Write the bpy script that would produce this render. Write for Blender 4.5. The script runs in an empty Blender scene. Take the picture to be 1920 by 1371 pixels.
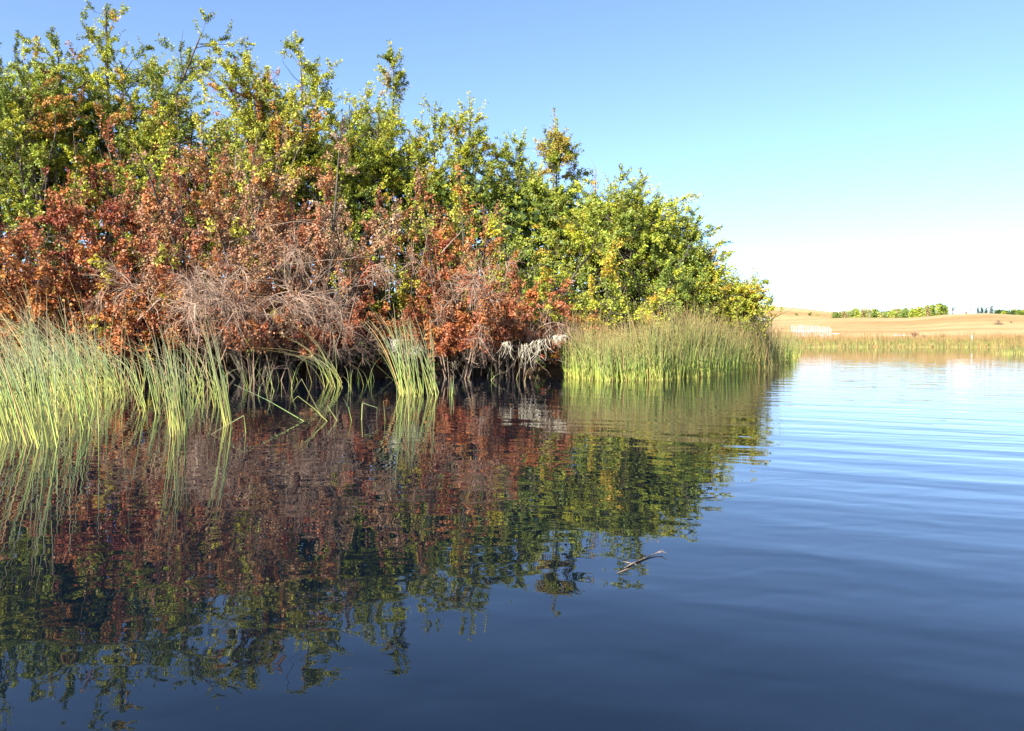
import bpy, math
import numpy as np

rng = np.random.default_rng(11)
R = math.radians
SC = bpy.context.scene
COL = SC.collection

# ------------------------------------------------------------------ camera, sky, sun, exposure
FPX, CXP, CYP, HORIZON, EYE = 1450.0, 960.0, 685.5, 634.0, 1.0      # photograph pixels, eye height over the water
PITCH = math.atan((CYP - HORIZON) / FPX)
cam_d = bpy.data.cameras.new('camera')
cam_d.sensor_width = 36.0
cam_d.lens = 36.0 * FPX / 1920.0
cam_d.clip_start, cam_d.clip_end = 0.05, 9000.0
cam = bpy.data.objects.new('camera', cam_d)
COL.objects.link(cam)
cam.location = (0, 0, EYE)
cam.rotation_euler = (R(90) - PITCH, 0, 0)
SC.camera = cam

SUN_AZ, SUN_EL = -143.0, 34.0        # degrees from +Y towards +X; the sun stands behind the camera, to its left
world = bpy.data.worlds.new('World')
SC.world = world
world.use_nodes = True
wn, wl = world.node_tree.nodes, world.node_tree.links
wn.clear()
sky = wn.new('ShaderNodeTexSky')
sky.sky_type = 'NISHITA'
sky.sun_disc = False
sky.sun_elevation = R(SUN_EL)
sky.sun_rotation = R(SUN_AZ)
sky.altitude = 0
sky.air_density = 0.6
sky.dust_density = 1.3
sky.ozone_density = 3.4
bg = wn.new('ShaderNodeBackground')
bg.inputs['Strength'].default_value = 0.15
wo = wn.new('ShaderNodeOutputWorld')
wl.new(sky.outputs[0], bg.inputs[0])
wl.new(bg.outputs[0], wo.inputs[0])

sun_d = bpy.data.lights.new('sun', 'SUN')
sun_d.energy = 5.0
sun_d.angle = R(0.5)
sun_d.color = (1.0, 0.93, 0.80)
sun = bpy.data.objects.new('sun', sun_d)
COL.objects.link(sun)
sun.rotation_euler = (R(90 - SUN_EL), 0, R(180 - SUN_AZ))
sun.location = (-20, -20, 30)

SC.view_settings.view_transform = 'Standard'
SC.view_settings.look = 'None'
SC.view_settings.exposure = 1.4
SC.view_settings.gamma = 1.0
SC.view_settings.use_curve_mapping = False
SC.cycles.max_bounces = 6
SC.cycles.diffuse_bounces = 3
SC.cycles.glossy_bounces = 3
SC.cycles.transmission_bounces = 4
SC.cycles.caustics_reflective = False
SC.cycles.caustics_refractive = False
SC.cycles.use_denoising = True


# ------------------------------------------------------------------ helpers
def at(px, py, Y):
    """World point seen at photograph pixel (px, py) at depth Y."""
    u, v = (px - CXP) / FPX, (CYP - py) / FPX
    dy = math.cos(PITCH) + v * math.sin(PITCH)
    dz = v * math.cos(PITCH) - math.sin(PITCH)
    s = Y / dy
    return np.array([u * s, Y, EYE + dz * s])


def depth_of(py):
    """Depth of the water surface at photograph row py."""
    v = (CYP - py) / FPX
    dy = math.cos(PITCH) + v * math.sin(PITCH)
    dz = v * math.cos(PITCH) - math.sin(PITCH)
    return -EYE / dz * dy


def norm(a):
    return a / np.maximum(np.linalg.norm(a, axis=-1, keepdims=True), 1e-9)


def mesh(name, V, F, col=None, dom='FACE', smooth=False):
    me = bpy.data.meshes.new(name)
    V = np.ascontiguousarray(V, dtype=np.float32)
    F = np.ascontiguousarray(F, dtype=np.int32)
    me.vertices.add(len(V))
    me.vertices.foreach_set('co', V.ravel())
    nf, k = F.shape
    me.loops.add(nf * k)
    me.loops.foreach_set('vertex_index', F.ravel())
    me.polygons.add(nf)
    me.polygons.foreach_set('loop_start', np.arange(0, nf * k, k, dtype=np.int32))
    if smooth:
        me.polygons.foreach_set('use_smooth', np.ones(nf, dtype=bool))
    if col is not None:
        a = me.attributes.new('tint', 'FLOAT_COLOR', dom)
        c = np.ones((len(col), 4), dtype=np.float32)
        c[:, :3] = col
        a.data.foreach_set('color', c.ravel())
    me.update(calc_edges=True)
    me.validate()
    return me


def obj(name, me, mat, parent=None, **props):
    o = bpy.data.objects.new(name, me)
    COL.objects.link(o)
    if me is not None and mat is not None:
        me.materials.clear()
        me.materials.append(mat)
    if parent is not None:
        o.parent = parent
    for k, v in props.items():
        if v is not None:
            o[k] = v
    return o


def thing(name, label, cat, loc, group=None):
    o = bpy.data.objects.new(name, None)
    o.empty_display_size = 0.2
    COL.objects.link(o)
    o.location = [float(v) for v in loc]
    o['label'] = label
    o['category'] = cat
    if group:
        o['group'] = group
    return o


def tubes(P, rad, S=3):
    """P (M,K,3) polylines, rad (M,K): vertices and quads of open tubes, plus polyline index of each vertex."""
    M, K, _ = P.shape
    T = np.empty_like(P)
    T[:, 1:-1] = P[:, 2:] - P[:, :-2]
    T[:, 0] = P[:, 1] - P[:, 0]
    T[:, -1] = P[:, -1] - P[:, -2]
    T = norm(T)
    ref = np.where(np.abs(T[..., 2:3]) > 0.9, np.array([1.0, 0, 0]), np.array([0, 0, 1.0]))
    A = norm(np.cross(T, ref))
    B = np.cross(T, A)
    ang = np.arange(S) * 2 * np.pi / S
    off = A[:, :, None] * np.cos(ang)[None, None, :, None] + B[:, :, None] * np.sin(ang)[None, None, :, None]
    V = P[:, :, None] + off * rad[:, :, None, None]
    m, k, s = np.meshgrid(np.arange(M), np.arange(K - 1), np.arange(S), indexing='ij')
    s2 = (s + 1) % S
    i = lambda kk, ss: (m * K + kk) * S + ss
    F = np.stack([i(k, s), i(k, s2), i(k + 1, s2), i(k + 1, s)], -1).reshape(-1, 4)
    return V.reshape(-1, 3), F


def join(parts):
    Vs, Fs, n = [], [], 0
    for V, F in parts:
        Vs.append(V)
        Fs.append(F + n)
        n += len(V)
    return np.concatenate(Vs), np.concatenate(Fs)


def grow(P0, D, L, n, pull=(0, 0, 0), wob=0.08):
    """Polylines that start at P0 along D, length L, bent by pull per step."""
    D = norm(np.asarray(D, float))
    P = [np.asarray(P0, float)]
    pull = np.asarray(pull, float)
    for _ in range(n):
        D = norm(D + pull + rng.normal(0, wob, D.shape))
        P.append(P[-1] + D * (np.asarray(L)[:, None] / n))
    return np.stack(P, 1)


def pick(P, n, t0, t1, w=None, power=1.0):
    """n random spots along the polylines: index, t, position, tangent."""
    M, K, _ = P.shape
    if w is None:
        w = np.linalg.norm(np.diff(P, axis=1), axis=2).sum(1)
    idx = rng.choice(M, n, p=w / w.sum())
    t = t0 + (t1 - t0) * rng.random(n) ** power
    f = t * (K - 1)
    k = np.minimum(f.astype(int), K - 2)
    a, b = P[idx, k], P[idx, k + 1]
    return idx, t, a + (b - a) * (f - k)[:, None], norm(b - a)


def sprout(T, ang):
    """Directions at angle ang from tangents T, random way round."""
    q = rng.normal(0, 1, T.shape)
    perp = norm(q - (q * T).sum(-1, keepdims=True) * T)
    return np.cos(ang)[:, None] * T + np.sin(ang)[:, None] * perp


def leaves(P, D, size, face=(-0.25, -0.5, 0.62), spread=0.62, tri=False):
    """Folded leaf quads at points P hanging along D."""
    n = len(P)
    D = norm(D + rng.normal(0, 0.55, (n, 3)) + np.array([0, 0, -0.25]))
    N = norm(np.asarray(face) + rng.normal(0, spread, (n, 3)))
    S = norm(np.cross(D, N))
    N = np.cross(S, D)
    L = size * rng.uniform(0.65, 1.25, (n, 1))
    W = L * rng.uniform(0.30, 0.42, (n, 1))
    fold = L * rng.uniform(0.02, 0.14, (n, 1))
    if tri:       # small triangular birch leaf, pointed at the tip
        V = np.stack([P + S * W, P + D * L + N * fold, P - S * W], 1)
        return V.reshape(-1, 3), np.arange(n * 3).reshape(-1, 3)
    V = np.stack([P, P + D * L * 0.45 + S * W + N * fold, P + D * L, P + D * L * 0.45 - S * W + N * fold], 1)
    return V.reshape(-1, 3), np.arange(n * 4).reshape(-1, 4)


# ------------------------------------------------------------------ materials
def material(name):
    m = bpy.data.materials.new(name)
    m.use_nodes = True
    n = m.node_tree.nodes
    return m, n, m.node_tree.links, n['Principled BSDF']


def leaf_material(name, trans=0.35, rough=0.5):
    m, n, l, p = material(name)
    a = n.new('ShaderNodeAttribute')
    a.attribute_name = 'tint'
    l.new(a.outputs['Color'], p.inputs['Base Color'])
    p.inputs['Roughness'].default_value = rough
    p.inputs['Specular IOR Level'].default_value = 0.35
    t = n.new('ShaderNodeBsdfTranslucent')
    l.new(a.outputs['Color'], t.inputs['Color'])
    mx = n.new('ShaderNodeMixShader')
    mx.inputs[0].default_value = trans
    l.new(p.outputs[0], mx.inputs[1])
    l.new(t.outputs[0], mx.inputs[2])
    l.new(mx.outputs[0], n['Material Output'].inputs['Surface'])
    return m


def noisy_material(name, c1, c2, scale=6.0, rough=0.85, bump=0.0, stretch=(1, 1, 1)):
    m, n, l, p = material(name)
    tc = n.new('ShaderNodeNewGeometry')
    mp = n.new('ShaderNodeMapping')
    mp.inputs['Scale'].default_value = stretch
    l.new(tc.outputs['Position'], mp.inputs[0])
    nz = n.new('ShaderNodeTexNoise')
    nz.inputs['Scale'].default_value = scale
    nz.inputs['Detail'].default_value = 5
    l.new(mp.outputs[0], nz.inputs['Vector'])
    r = n.new('ShaderNodeValToRGB')
    r.color_ramp.elements[0].position, r.color_ramp.elements[1].position = 0.35, 0.65
    r.color_ramp.elements[0].color, r.color_ramp.elements[1].color = (*c1, 1), (*c2, 1)
    l.new(nz.outputs[0], r.inputs[0])
    l.new(r.outputs[0], p.inputs['Base Color'])
    p.inputs['Roughness'].default_value = rough
    p.inputs['Specular IOR Level'].default_value = 0.2
    if bump:
        b = n.new('ShaderNodeBump')
        b.inputs['Distance'].default_value = bump
        l.new(nz.outputs[0], b.inputs['Height'])
        l.new(b.outputs[0], p.inputs['Normal'])
    return m


LEAF = leaf_material('autumn_leaf', 0.25)
REED = leaf_material('reed_stem', 0.15, 0.45)
BARK = noisy_material('grey_bark', (0.055, 0.045, 0.035), (0.14, 0.115, 0.09), 14, 0.9)
DEADWOOD = noisy_material('bleached_wood', (0.14, 0.10, 0.075), (0.40, 0.31, 0.24), 26, 0.9)
DEADTWIG = noisy_material('dead_twig', (0.22, 0.135, 0.09), (0.39, 0.285, 0.21), 5, 0.85)
STRAW = noisy_material('bleached_straw', (0.48, 0.41, 0.27), (0.76, 0.71, 0.57), 9, 0.8)
STICK = noisy_material('wet_stick', (0.05, 0.035, 0.025), (0.30, 0.23, 0.16), 18, 0.4)
PALEWOOD = noisy_material('silvered_boards', (0.34, 0.32, 0.32), (0.56, 0.54, 0.55), 3, 0.8)
BROWNWOOD = noisy_material('brown_boards', (0.10, 0.075, 0.055), (0.22, 0.17, 0.12), 2, 0.85)
WHITEPAINT = noisy_material('white_sheet_metal', (0.70, 0.70, 0.70), (0.80, 0.80, 0.79), 0.4, 0.5)

# palette: real leaf colours
YG, LG, MG, DG = (.41, .42, .033), (.275, .325, .037), (.13, .19, .03), (.05, .085, .02)
GO, OR, RB, BR, TN, DR = (.52, .33, .035), (.46, .175, .05), (.35, .11, .046), (.36, .195, .105), (.43, .31, .20), (.23, .05, .028)


# ------------------------------------------------------------------ terrain and water
SHORE = np.array([(-60, 14), (-30, 17), (-17, 19.2), (-11, 20.6), (-6, 21.2), (-2, 21.8), (0.6, 21.9), (1.5, 21.4), (4, 22.0), (5.9, 23.4), (7.1, 26),
                  (8.0, 33), (12, 46), (20, 66), (29, 82), (38, 86), (50, 84), (58, 72), (46, 54), (42, 40), (46, 10), (40, -30), (0, -45), (-45, -35), (-70, -10)], float)


def shore_dist(x, y):
    """Signed distance to the pond's edge, positive on land."""
    x, y = np.asarray(x, float), np.asarray(y, float)
    best = np.full(x.shape, 1e9)
    inside = np.zeros(x.shape, bool)
    n = len(SHORE)
    for i in range(n):
        (ax, ay), (bx, by) = SHORE[i], SHORE[(i + 1) % n]
        ex, ey = bx - ax, by - ay
        t = np.clip(((x - ax) * ex + (y - ay) * ey) / (ex * ex + ey * ey), 0, 1)
        best = np.minimum(best, np.hypot(x - ax - t * ex, y - ay - t * ey))
        c = ((ay > y) != (by > y)) & (x < (bx - ax) * (y - ay) / (by - ay + 1e-12) + ax)
        inside ^= c
    wig = 0.35 * np.sin(x * 1.9 + 0.7 * np.sin(y * 2.3)) + 0.22 * np.sin(x * 4.7 + y * 1.3) + 0.12 * np.sin(x * 11.0)
    return np.where(inside, -best, best) + wig * np.exp(-(best / 3.0) ** 2)


def sstep(a, b, v):
    t = np.clip((v - a) / (b - a), 0, 1)
    return t * t * (3 - 2 * t)


RA, RB_, RDIP = 250.0, 470.0, 330.0
PXA = np.array([300, 1200, 1440, 1520, 1600, 1700, 1745, 1780, 1850, 1920, 2300])
PYA = np.array([600, 600, 597, 594, 591.5, 592.0, 588.5, 584.5, 582.5, 587, 596])
PXB = np.array([300, 1250, 1390, 1450, 1510, 1560, 1600, 1680, 1800, 1920, 2300])
PYB = np.array([575, 566, 570.5, 574.5, 580, 585.5, 589, 594, 596, 592, 590])


def terrain(x, y):
    x, y = np.asarray(x, float), np.asarray(y, float)
    sd = shore_dist(x, y)
    r = np.hypot(x, y)
    th = np.arctan2(x, np.maximum(y, 1e-6))
    th = np.where(y > 0, th, np.sign(x) * 1.2)
    px = CXP + FPX * np.tan(np.clip(th, -1.0, 1.0))
    cosv = np.maximum(np.cos(th), 0.5)
    zA = 1 + RA * cosv * (HORIZON - np.interp(px, PXA, PYA)) / FPX
    zB = 1 + RB_ * cosv * (HORIZON - np.interp(px, PXB, PYB)) / FPX
    low = 0.30 * sstep(-0.1, 0.8, sd) + 0.47 * sstep(0.6, 10, sd) + 0.07 * np.sin(x * 5.1) * np.sin(y * 6.3) * sstep(0.0, 0.6, sd) * sstep(60, 30, r)
    up = sstep(85, RA, r) * 0.55 + sstep(150, RA + 40, r) * 0.45
    z = low + (zA - low) * up * sstep(2, 30, sd)
    dip = np.minimum(zA - 3.0, zB - 2.5)
    z = np.where(r > RA, zA * 0 + (low + (zA - low) * up) + (dip - zA) * sstep(RA, RDIP, r) + (zB - dip) * sstep(RDIP, RB_, r), z)
    z = np.where(r > RB_, z - (r - RB_) * 0.006, z)
    z = z + 0.10 * np.sin(x * 0.9 + 1.3 * np.sin(y * 0.7)) * sstep(0.6, 4, sd) * sstep(140, 30, r)
    return np.where(sd < 0, -np.minimum(0.9, -sd * 0.35) - 0.02, z)


NR, NA = 170, 400
rad = np.concatenate([np.linspace(0.5, 16.5, 14), np.linspace(17, 27, 60), np.linspace(27.5, 40, 20), np.geomspace(40.6, 3500, NR - 94)])
ang = np.linspace(-np.pi, np.pi, NA, endpoint=False)
ang = ang + 0.0
# finer azimuth steps where the camera looks
ang = np.concatenate([np.linspace(-R(40), R(40), 300, endpoint=False), np.linspace(R(40), R(320), NA - 300, endpoint=False)])
gr, ga = np.meshgrid(rad, ang, indexing='ij')
gx, gy = gr * np.sin(ga), gr * np.cos(ga)
gz = terrain(gx, gy)
TV = np.stack([gx, gy, gz], -1).reshape(-1, 3)
TV = np.concatenate([TV, [[0, 0, -0.92]]])
i, j = np.meshgrid(np.arange(NR - 1), np.arange(NA), indexing='ij')
j2 = (j + 1) % NA
TF = np.stack([i * NA + j, (i + 1) * NA + j, (i + 1) * NA + j2, i * NA + j2], -1).reshape(-1, 4)
sdv = shore_dist(TV[:, 0], TV[:, 1])
rv = np.hypot(TV[:, 0], TV[:, 1])
soil = np.clip(1 - sstep(28, 55, rv), 0, 1)
tcol = np.stack([soil, soil, soil], -1)

mt, n, l, p = material('meadow')
geo = n.new('ShaderNodeNewGeometry')
nz1 = n.new('ShaderNodeTexNoise'); nz1.inputs['Scale'].default_value = 0.035; nz1.inputs['Detail'].default_value = 6; nz1.inputs['Roughness'].default_value = 0.62
mp = n.new('ShaderNodeMapping'); mp.inputs['Scale'].default_value = (0.35, 1.3, 1.0); mp.inputs['Rotation'].default_value = (0, 0, R(-24))
l.new(geo.outputs['Position'], mp.inputs[0]); l.new(mp.outputs[0], nz1.inputs['Vector'])
r1 = n.new('ShaderNodeValToRGB')
e = r1.color_ramp.elements
e[0].position, e[0].color = 0.32, (0.27, 0.16, 0.06, 1)
e[1].position, e[1].color = 0.70, (0.45, 0.325, 0.17, 1)
e2 = e.new(0.5); e2.color = (0.39, 0.26, 0.115, 1)
l.new(nz1.outputs[0], r1.inputs[0])
nz2 = n.new('ShaderNodeTexNoise'); nz2.inputs['Scale'].default_value = 1.1; nz2.inputs['Detail'].default_value = 6
l.new(mp.outputs[0], nz2.inputs['Vector'])
mul = n.new('ShaderNodeMixRGB'); mul.blend_type = 'OVERLAY'; mul.inputs[0].default_value = 0.55
l.new(r1.outputs[0], mul.inputs[1]); l.new(nz2.outputs[0], mul.inputs[2])
nz3 = n.new('ShaderNodeTexNoise'); nz3.inputs['Scale'].default_value = 5; nz3.inputs['Detail'].default_value = 8
l.new(geo.outputs['Position'], nz3.inputs['Vector'])
r3 = n.new('ShaderNodeValToRGB')
r3.color_ramp.elements[0].color, r3.color_ramp.elements[1].color = (0.035, 0.024, 0.014, 1), (0.12, 0.08, 0.045, 1)
l.new(nz3.outputs[0], r3.inputs[0])
at_ = n.new('ShaderNodeAttribute'); at_.attribute_name = 'tint'
mx = n.new('ShaderNodeMixRGB')
l.new(at_.outputs['Fac'], mx.inputs[0]); l.new(mul.outputs[0], mx.inputs[1]); l.new(r3.outputs[0], mx.inputs[2])
l.new(mx.outputs[0], p.inputs['Base Color'])
p.inputs['Roughness'].default_value = 0.95
p.inputs['Specular IOR Level'].default_value = 0.1
bp = n.new('ShaderNodeBump'); bp.inputs['Distance'].default_value = 0.4; bp.inputs['Strength'].default_value = 0.6
l.new(nz2.outputs[0], bp.inputs['Height']); l.new(bp.outputs[0], p.inputs['Normal'])
obj('ground', mesh('ground', TV, TF, tcol, 'POINT', True), mt, kind='structure')

# water
mw, n, l, p = material('pond_water')
p.inputs['Base Color'].default_value = (0.0016, 0.0042, 0.009, 1)
p.inputs['Roughness'].default_value = 0.0
p.inputs['IOR'].default_value = 1.42
geo = n.new('ShaderNodeNewGeometry')


def wave_noise(scale, stretch, rot, amp, detail=1.0, dist=0.0):
    mp = n.new('ShaderNodeMapping')
    mp.vector_type = 'TEXTURE'
    mp.inputs['Rotation'].default_value = (0, 0, R(rot))
    mp.inputs['Scale'].default_value = (stretch, 1, 1)
    l.new(geo.outputs['Position'], mp.inputs[0])
    z = n.new('ShaderNodeTexNoise')
    z.inputs['Scale'].default_value = scale
    z.inputs['Detail'].default_value = detail
    z.inputs['Distortion'].default_value = dist
    l.new(mp.outputs[0], z.inputs['Vector'])
    m = n.new('ShaderNodeMath'); m.operation = 'MULTIPLY'; m.inputs[1].default_value = amp
    l.new(z.outputs[0], m.inputs[0])
    return m


def madd(a, b, op='ADD'):
    m = n.new('ShaderNodeMath'); m.operation = op
    l.new(a.outputs[0], m.inputs[0])
    if isinstance(b, float):
        m.inputs[1].default_value = b
    else:
        l.new(b.outputs[0], m.inputs[1])
    return m


sep = n.new('ShaderNodeSeparateXYZ')
l.new(geo.outputs['Position'], sep.inputs[0])
mr = n.new('ShaderNodeMapRange')           # open water to the right is a little rougher than the lee under the bushes
mr.inputs['From Min'].default_value, mr.inputs['From Max'].default_value = -1.5, 4.5
mr.inputs['To Min'].default_value, mr.inputs['To Max'].default_value = 0.15, 1.0
l.new(sep.outputs[0], mr.inputs['Value'])
train = wave_noise(2.5, 5.5, -27, 0.012, 0.5, 0.25)
train2 = wave_noise(4.6, 4.0, -20, 0.0040, 0.5, 0.2)
train = madd(madd(train, train2), mr, 'MULTIPLY')
swirl = wave_noise(4.2, 1.5, 10, 0.0021, 0.6, 0.6)
fine = wave_noise(12.0, 2.2, -8, 0.00020, 1.0, 0.3)
slow = wave_noise(0.9, 1.6, -15, 0.0030, 1.0, 0.2)
mr2 = n.new('ShaderNodeMapRange')         # sheltered far end
mr2.inputs['From Min'].default_value, mr2.inputs['From Max'].default_value = 10.0, 42.0
mr2.inputs['To Min'].default_value, mr2.inputs['To Max'].default_value = 1.0, 0.22
l.new(sep.outputs[1], mr2.inputs['Value'])
hgt = madd(madd(madd(train, swirl), madd(fine, slow)), mr2, 'MULTIPLY')
bp = n.new('ShaderNodeBump')
bp.inputs['Strength'].default_value = 1.0
bp.inputs['Distance'].default_value = 1.0
l.new(hgt.outputs[0], bp.inputs['Height'])
l.new(bp.outputs[0], p.inputs['Normal'])
wx, wy = (-75, 70), (-50, 95)
WV = np.array([(wx[0], wy[0], 0), (wx[1], wy[0], 0), (wx[1], wy[1], 0), (wx[0], wy[1], 0)], float)
obj('water', mesh('water', WV, np.array([[0, 1, 2, 3]])), mw, kind='structure')


def gz_at(x, y):
    return float(terrain(np.array([x]), np.array([y]))[0])


def on_ground(px, py):
    """First terrain point on the ray through a photograph pixel."""
    d = at(px, py, 1.0) - np.array([0, 0, EYE])
    s = np.linspace(60, 700, 2600)
    P = np.array([0, 0, EYE]) + s[:, None] * d
    z = terrain(P[:, 0], P[:, 1])
    hit = np.nonzero(P[:, 2] < z)[0]
    k = hit[0] if len(hit) else np.argmin(P[:, 2] - z)
    return np.array([P[k, 0], P[k, 1], z[k]])


# ------------------------------------------------------------------ trees and shrubs of the thicket
def choose_tint(pal, hrel):
    """pal: (weight, rgb, hmin, hmax); one colour for each limb."""
    W = np.array([w for w, *_ in pal])
    C = np.array([c for _, c, *_ in pal])
    lo = np.array([q[2] if len(q) > 2 else 0 for q in pal])
    hi = np.array([q[3] if len(q) > 3 else 1 for q in pal])
    w = W[None] * ((hrel[:, None] >= lo) & (hrel[:, None] <= hi)) + 1e-6
    cum = np.cumsum(w, 1)
    k = (rng.random(len(hrel))[:, None] * cum[:, -1:] > cum).sum(1)
    return C[np.minimum(k, len(C) - 1)]


def plant(name, label, cat, px, top, Y, crown_r, pal, nleaf=14000, kind='tree', leaf=0.085, lean=(0, 0), wood=BARK, twig_n=None, group=None, stems=4, low=0.12, floor_z=None, top_w=0.36):
    tip = at(px, top, Y)
    x, y = tip[0] - lean[0] * 0.5, Y - lean[1] * 0.5
    z0 = gz_at(x, y)
    h = max(tip[2] - z0, 0.8) * (1.0 if kind == 'tree' else 1.06)
    o = thing(name, label, cat, (x, y, z0), group)
    ln = np.array([lean[0], lean[1], 0.0])
    # main stems
    ns = stems
    az = rng.random(ns) * 2 * np.pi
    out = np.stack([np.cos(az), np.sin(az), np.zeros(ns)], -1)
    P0 = out * rng.uniform(0.03, 0.25, (ns, 1)) - np.array([0, 0, 0.08])
    if kind == 'tree':
        D = out * rng.uniform(0.08, 0.34, (ns, 1)) * min(1.25, crown_r / 2.2) + np.array([0, 0, 1.0]) + ln * 0.10
        D[0] = np.array([0, 0, 1.0]) + ln * 0.08
        L = h * rng.uniform(0.74, 0.98, ns)
        L[0] = h
        S = grow(P0, D, L, 10, (0, 0, 0.07), 0.04)
    else:
        D = out * rng.uniform(0.35, 0.85, (ns, 1)) + np.array([0, 0, 1.0]) + ln * rng.uniform(0.1, 0.45, (ns, 1))
        L = h * rng.uniform(0.95, 1.3, ns)
        S = grow(P0, D, L, 10, np.array([0, 0, -0.085]) + ln * 0.035, 0.08)
        if not nleaf:         # dead canes: up, then arching over
            D = out * rng.uniform(0.10, 0.55, (ns, 1)) + np.array([0, 0, 1.0]) + ln * 0.15
            S1 = grow(P0, D, h * rng.uniform(0.6, 0.85, ns), 4, (0, 0, 0), 0.05)
            side = np.stack([rng.normal(0, 1.0, ns), rng.normal(-0.5, 0.4, ns), np.zeros(ns)], -1)
            S2 = grow(S1[:, -1], norm(S1[:, -1] - S1[:, -2]) + side * 0.45, rng.uniform(1.6, 2.8, ns), 7, np.array([0, 0, -0.24]), 0.10)
            S = np.concatenate([S1, S2[:, 1:]], 1)
    # limbs
    nl = int((34 if kind == 'tree' else 17) * ns)
    li, lt, lp, ltan = pick(S, nl, low if nleaf or kind == 'tree' else 0.32, 0.985, power=0.62 if kind == 'tree' else 1.0)
    hrel = np.clip(lp[:, 2] / h, 0, 1)
    if kind == 'tree':
        env = crown_r * (top_w + (1 - top_w) * np.clip((1.0 - hrel), 0, 1) ** 0.6) * rng.uniform(0.45, 1.1, nl)
        LD = sprout(ltan, rng.uniform(R(38), R(75), nl)) + ln * 0.05
        LB = grow(lp, LD, env, 4, (0, 0, 0.03), 0.16)
    else:
        env = crown_r * (0.35 + 0.5 * rng.random(nl))
        LD = sprout(ltan, rng.uniform(R(35), R(85), nl)) + ln * 0.15
        LB = grow(lp, LD, env * (1.0 if nleaf else 0.75), 4, np.array([0, 0, -0.10]) + ln * 0.03, 0.16)
    # twigs on limbs and on the stem tips
    tn = twig_n or int(nleaf / (58 if kind == 'tree' else 28))
    ti, tt, tp, ttan = pick(LB, tn, 0.12, 1.0, w=env ** 0.55, power=0.8)
    TD = sprout(ttan, rng.uniform(R(15), R(70), tn))
    TL = rng.uniform(0.22, 0.62, tn) * (0.85 if kind == 'tree' else 1.0)
    TW = grow(tp, TD, TL, 2, (0, 0, 0.05 if kind == 'tree' else -0.10), 0.14)
    # some long thin leaders that reach out of the crown at the top
    na = 26 if kind == 'tree' else 12
    ai, a_t, ap, atan = pick(np.concatenate([S]), na, 0.72, 1.0)
    AD = sprout(atan, rng.uniform(R(8), R(40), na))
    AT = grow(ap, AD, rng.uniform(0.5, 1.15, na), 4, (0, 0, 0.12 if kind == 'tree' else -0.05), 0.10)
    # fit the spread and the tip
    rr95 = np.percentile(np.hypot(LB[:, -1, 0], LB[:, -1, 1]), 92)
    if kind != 'tree':
        ks = min(1.0, crown_r * 1.5 / rr95)
        for A in (S, LB, TW, AT):
            A[..., :2] *= ks
    else:
        tipz = S[0, -1].copy()
        for A in (S, LB, TW, AT):
            A[..., 0] -= tipz[0] * A[..., 2] / tipz[2]
            A[..., 1] -= tipz[1] * A[..., 2] / tipz[2]
    zmax = max(S[..., 2].max(), np.percentile(TW[..., 2], 99.7), np.percentile(AT[..., 2], 90))
    sc = h / zmax
    for A in (S, LB, TW, AT):
        A[..., 2] *= sc
    if floor_z is not None:
        keep = (TW[..., 2].min(1) + z0 > floor_z - 0.35 + 0.3 * np.sin((TW[:, 0, 0] + x) * 2.1) * rng.random(len(TW)))
        TW, ti, tn = TW[keep], ti[keep], int(keep.sum())
        kl = LB[..., 2].min(1) + z0 > floor_z - 0.45
        LBk, envk = LB[kl], env[kl]
    else:
        LBk, envk = LB, env
    K = S.shape[1]
    r0 = 0.012 * h if kind == 'tree' else 0.010 * h if nleaf else 0.016
    srad = np.linspace(1, 0.16 if nleaf or kind == 'tree' else 0.08, K)[None] * (r0 * rng.uniform(0.65, 1.05, (ns, 1)))
    for q in range(ns):
        V, F = tubes(S[q:q + 1], srad[q:q + 1], 7)
        obj('trunk', mesh('trunk', V, F, smooth=True), wood, o)
    lrad = np.linspace(1, 0.25, LB.shape[1])[None] * (0.006 + envk * 0.007)[:, None]
    trad = np.linspace(0.0048, 0.0022, TW.shape[1])[None] * np.ones((tn, 1))
    arad = np.linspace(0.0062, 0.0022, 5)[None] * np.ones((na, 1))
    V, F = join([tubes(LBk, lrad, 3), tubes(TW, trad, 3), tubes(AT, arad, 3)])
    obj('twigs', mesh('twigs', V, F), wood, o, kind='stuff')
    # leaves
    if nleaf:
        tint_l = choose_tint(pal, np.clip(hrel + rng.normal(0, 0.06, nl), 0, 1))
        tint_l = tint_l * 0.72 + tint_l.mean(0) * 0.28
        use = np.ones(tn, bool)
        n1 = int(nleaf * 0.93)
        wi = rng.random(tn) ** 1.5 + 0.25
        i1, t1, p1, d1 = pick(TW, n1, 0.05, 1.03, w=wi)
        c1 = tint_l[ti[i1]] * (1 + rng.normal(0, 0.16, (tn, 1)))[i1]
        n2 = nleaf - n1
        i2, t2, p2, d2 = pick(AT, n2, 0.1, 1.03)
        near = tint_l[rng.integers(0, nl, na)]
        tops = hrel > 0.7
        if tops.any():
            near = tint_l[rng.choice(np.nonzero(tops)[0], na)]
        c2 = near[i2]
        P = np.concatenate([p1, p2]) + rng.normal(0, 0.035, (nleaf, 3))
        D = sprout(np.concatenate([d1, d2]), rng.uniform(R(20), R(80), nleaf))
        tri = kind == 'tree'
        V, F = leaves(P, D, leaf, tri=tri)
        c = np.concatenate([c1, c2]) * rng.uniform(0.75, 1.25, (nleaf, 1)) * (1 + rng.normal(0, 0.07, (nleaf, 3)))
        odd = rng.random(nleaf) < 0.01
        c[odd] = np.array(GO) * rng.uniform(0.5, 1.0, (odd.sum(), 1))
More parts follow.
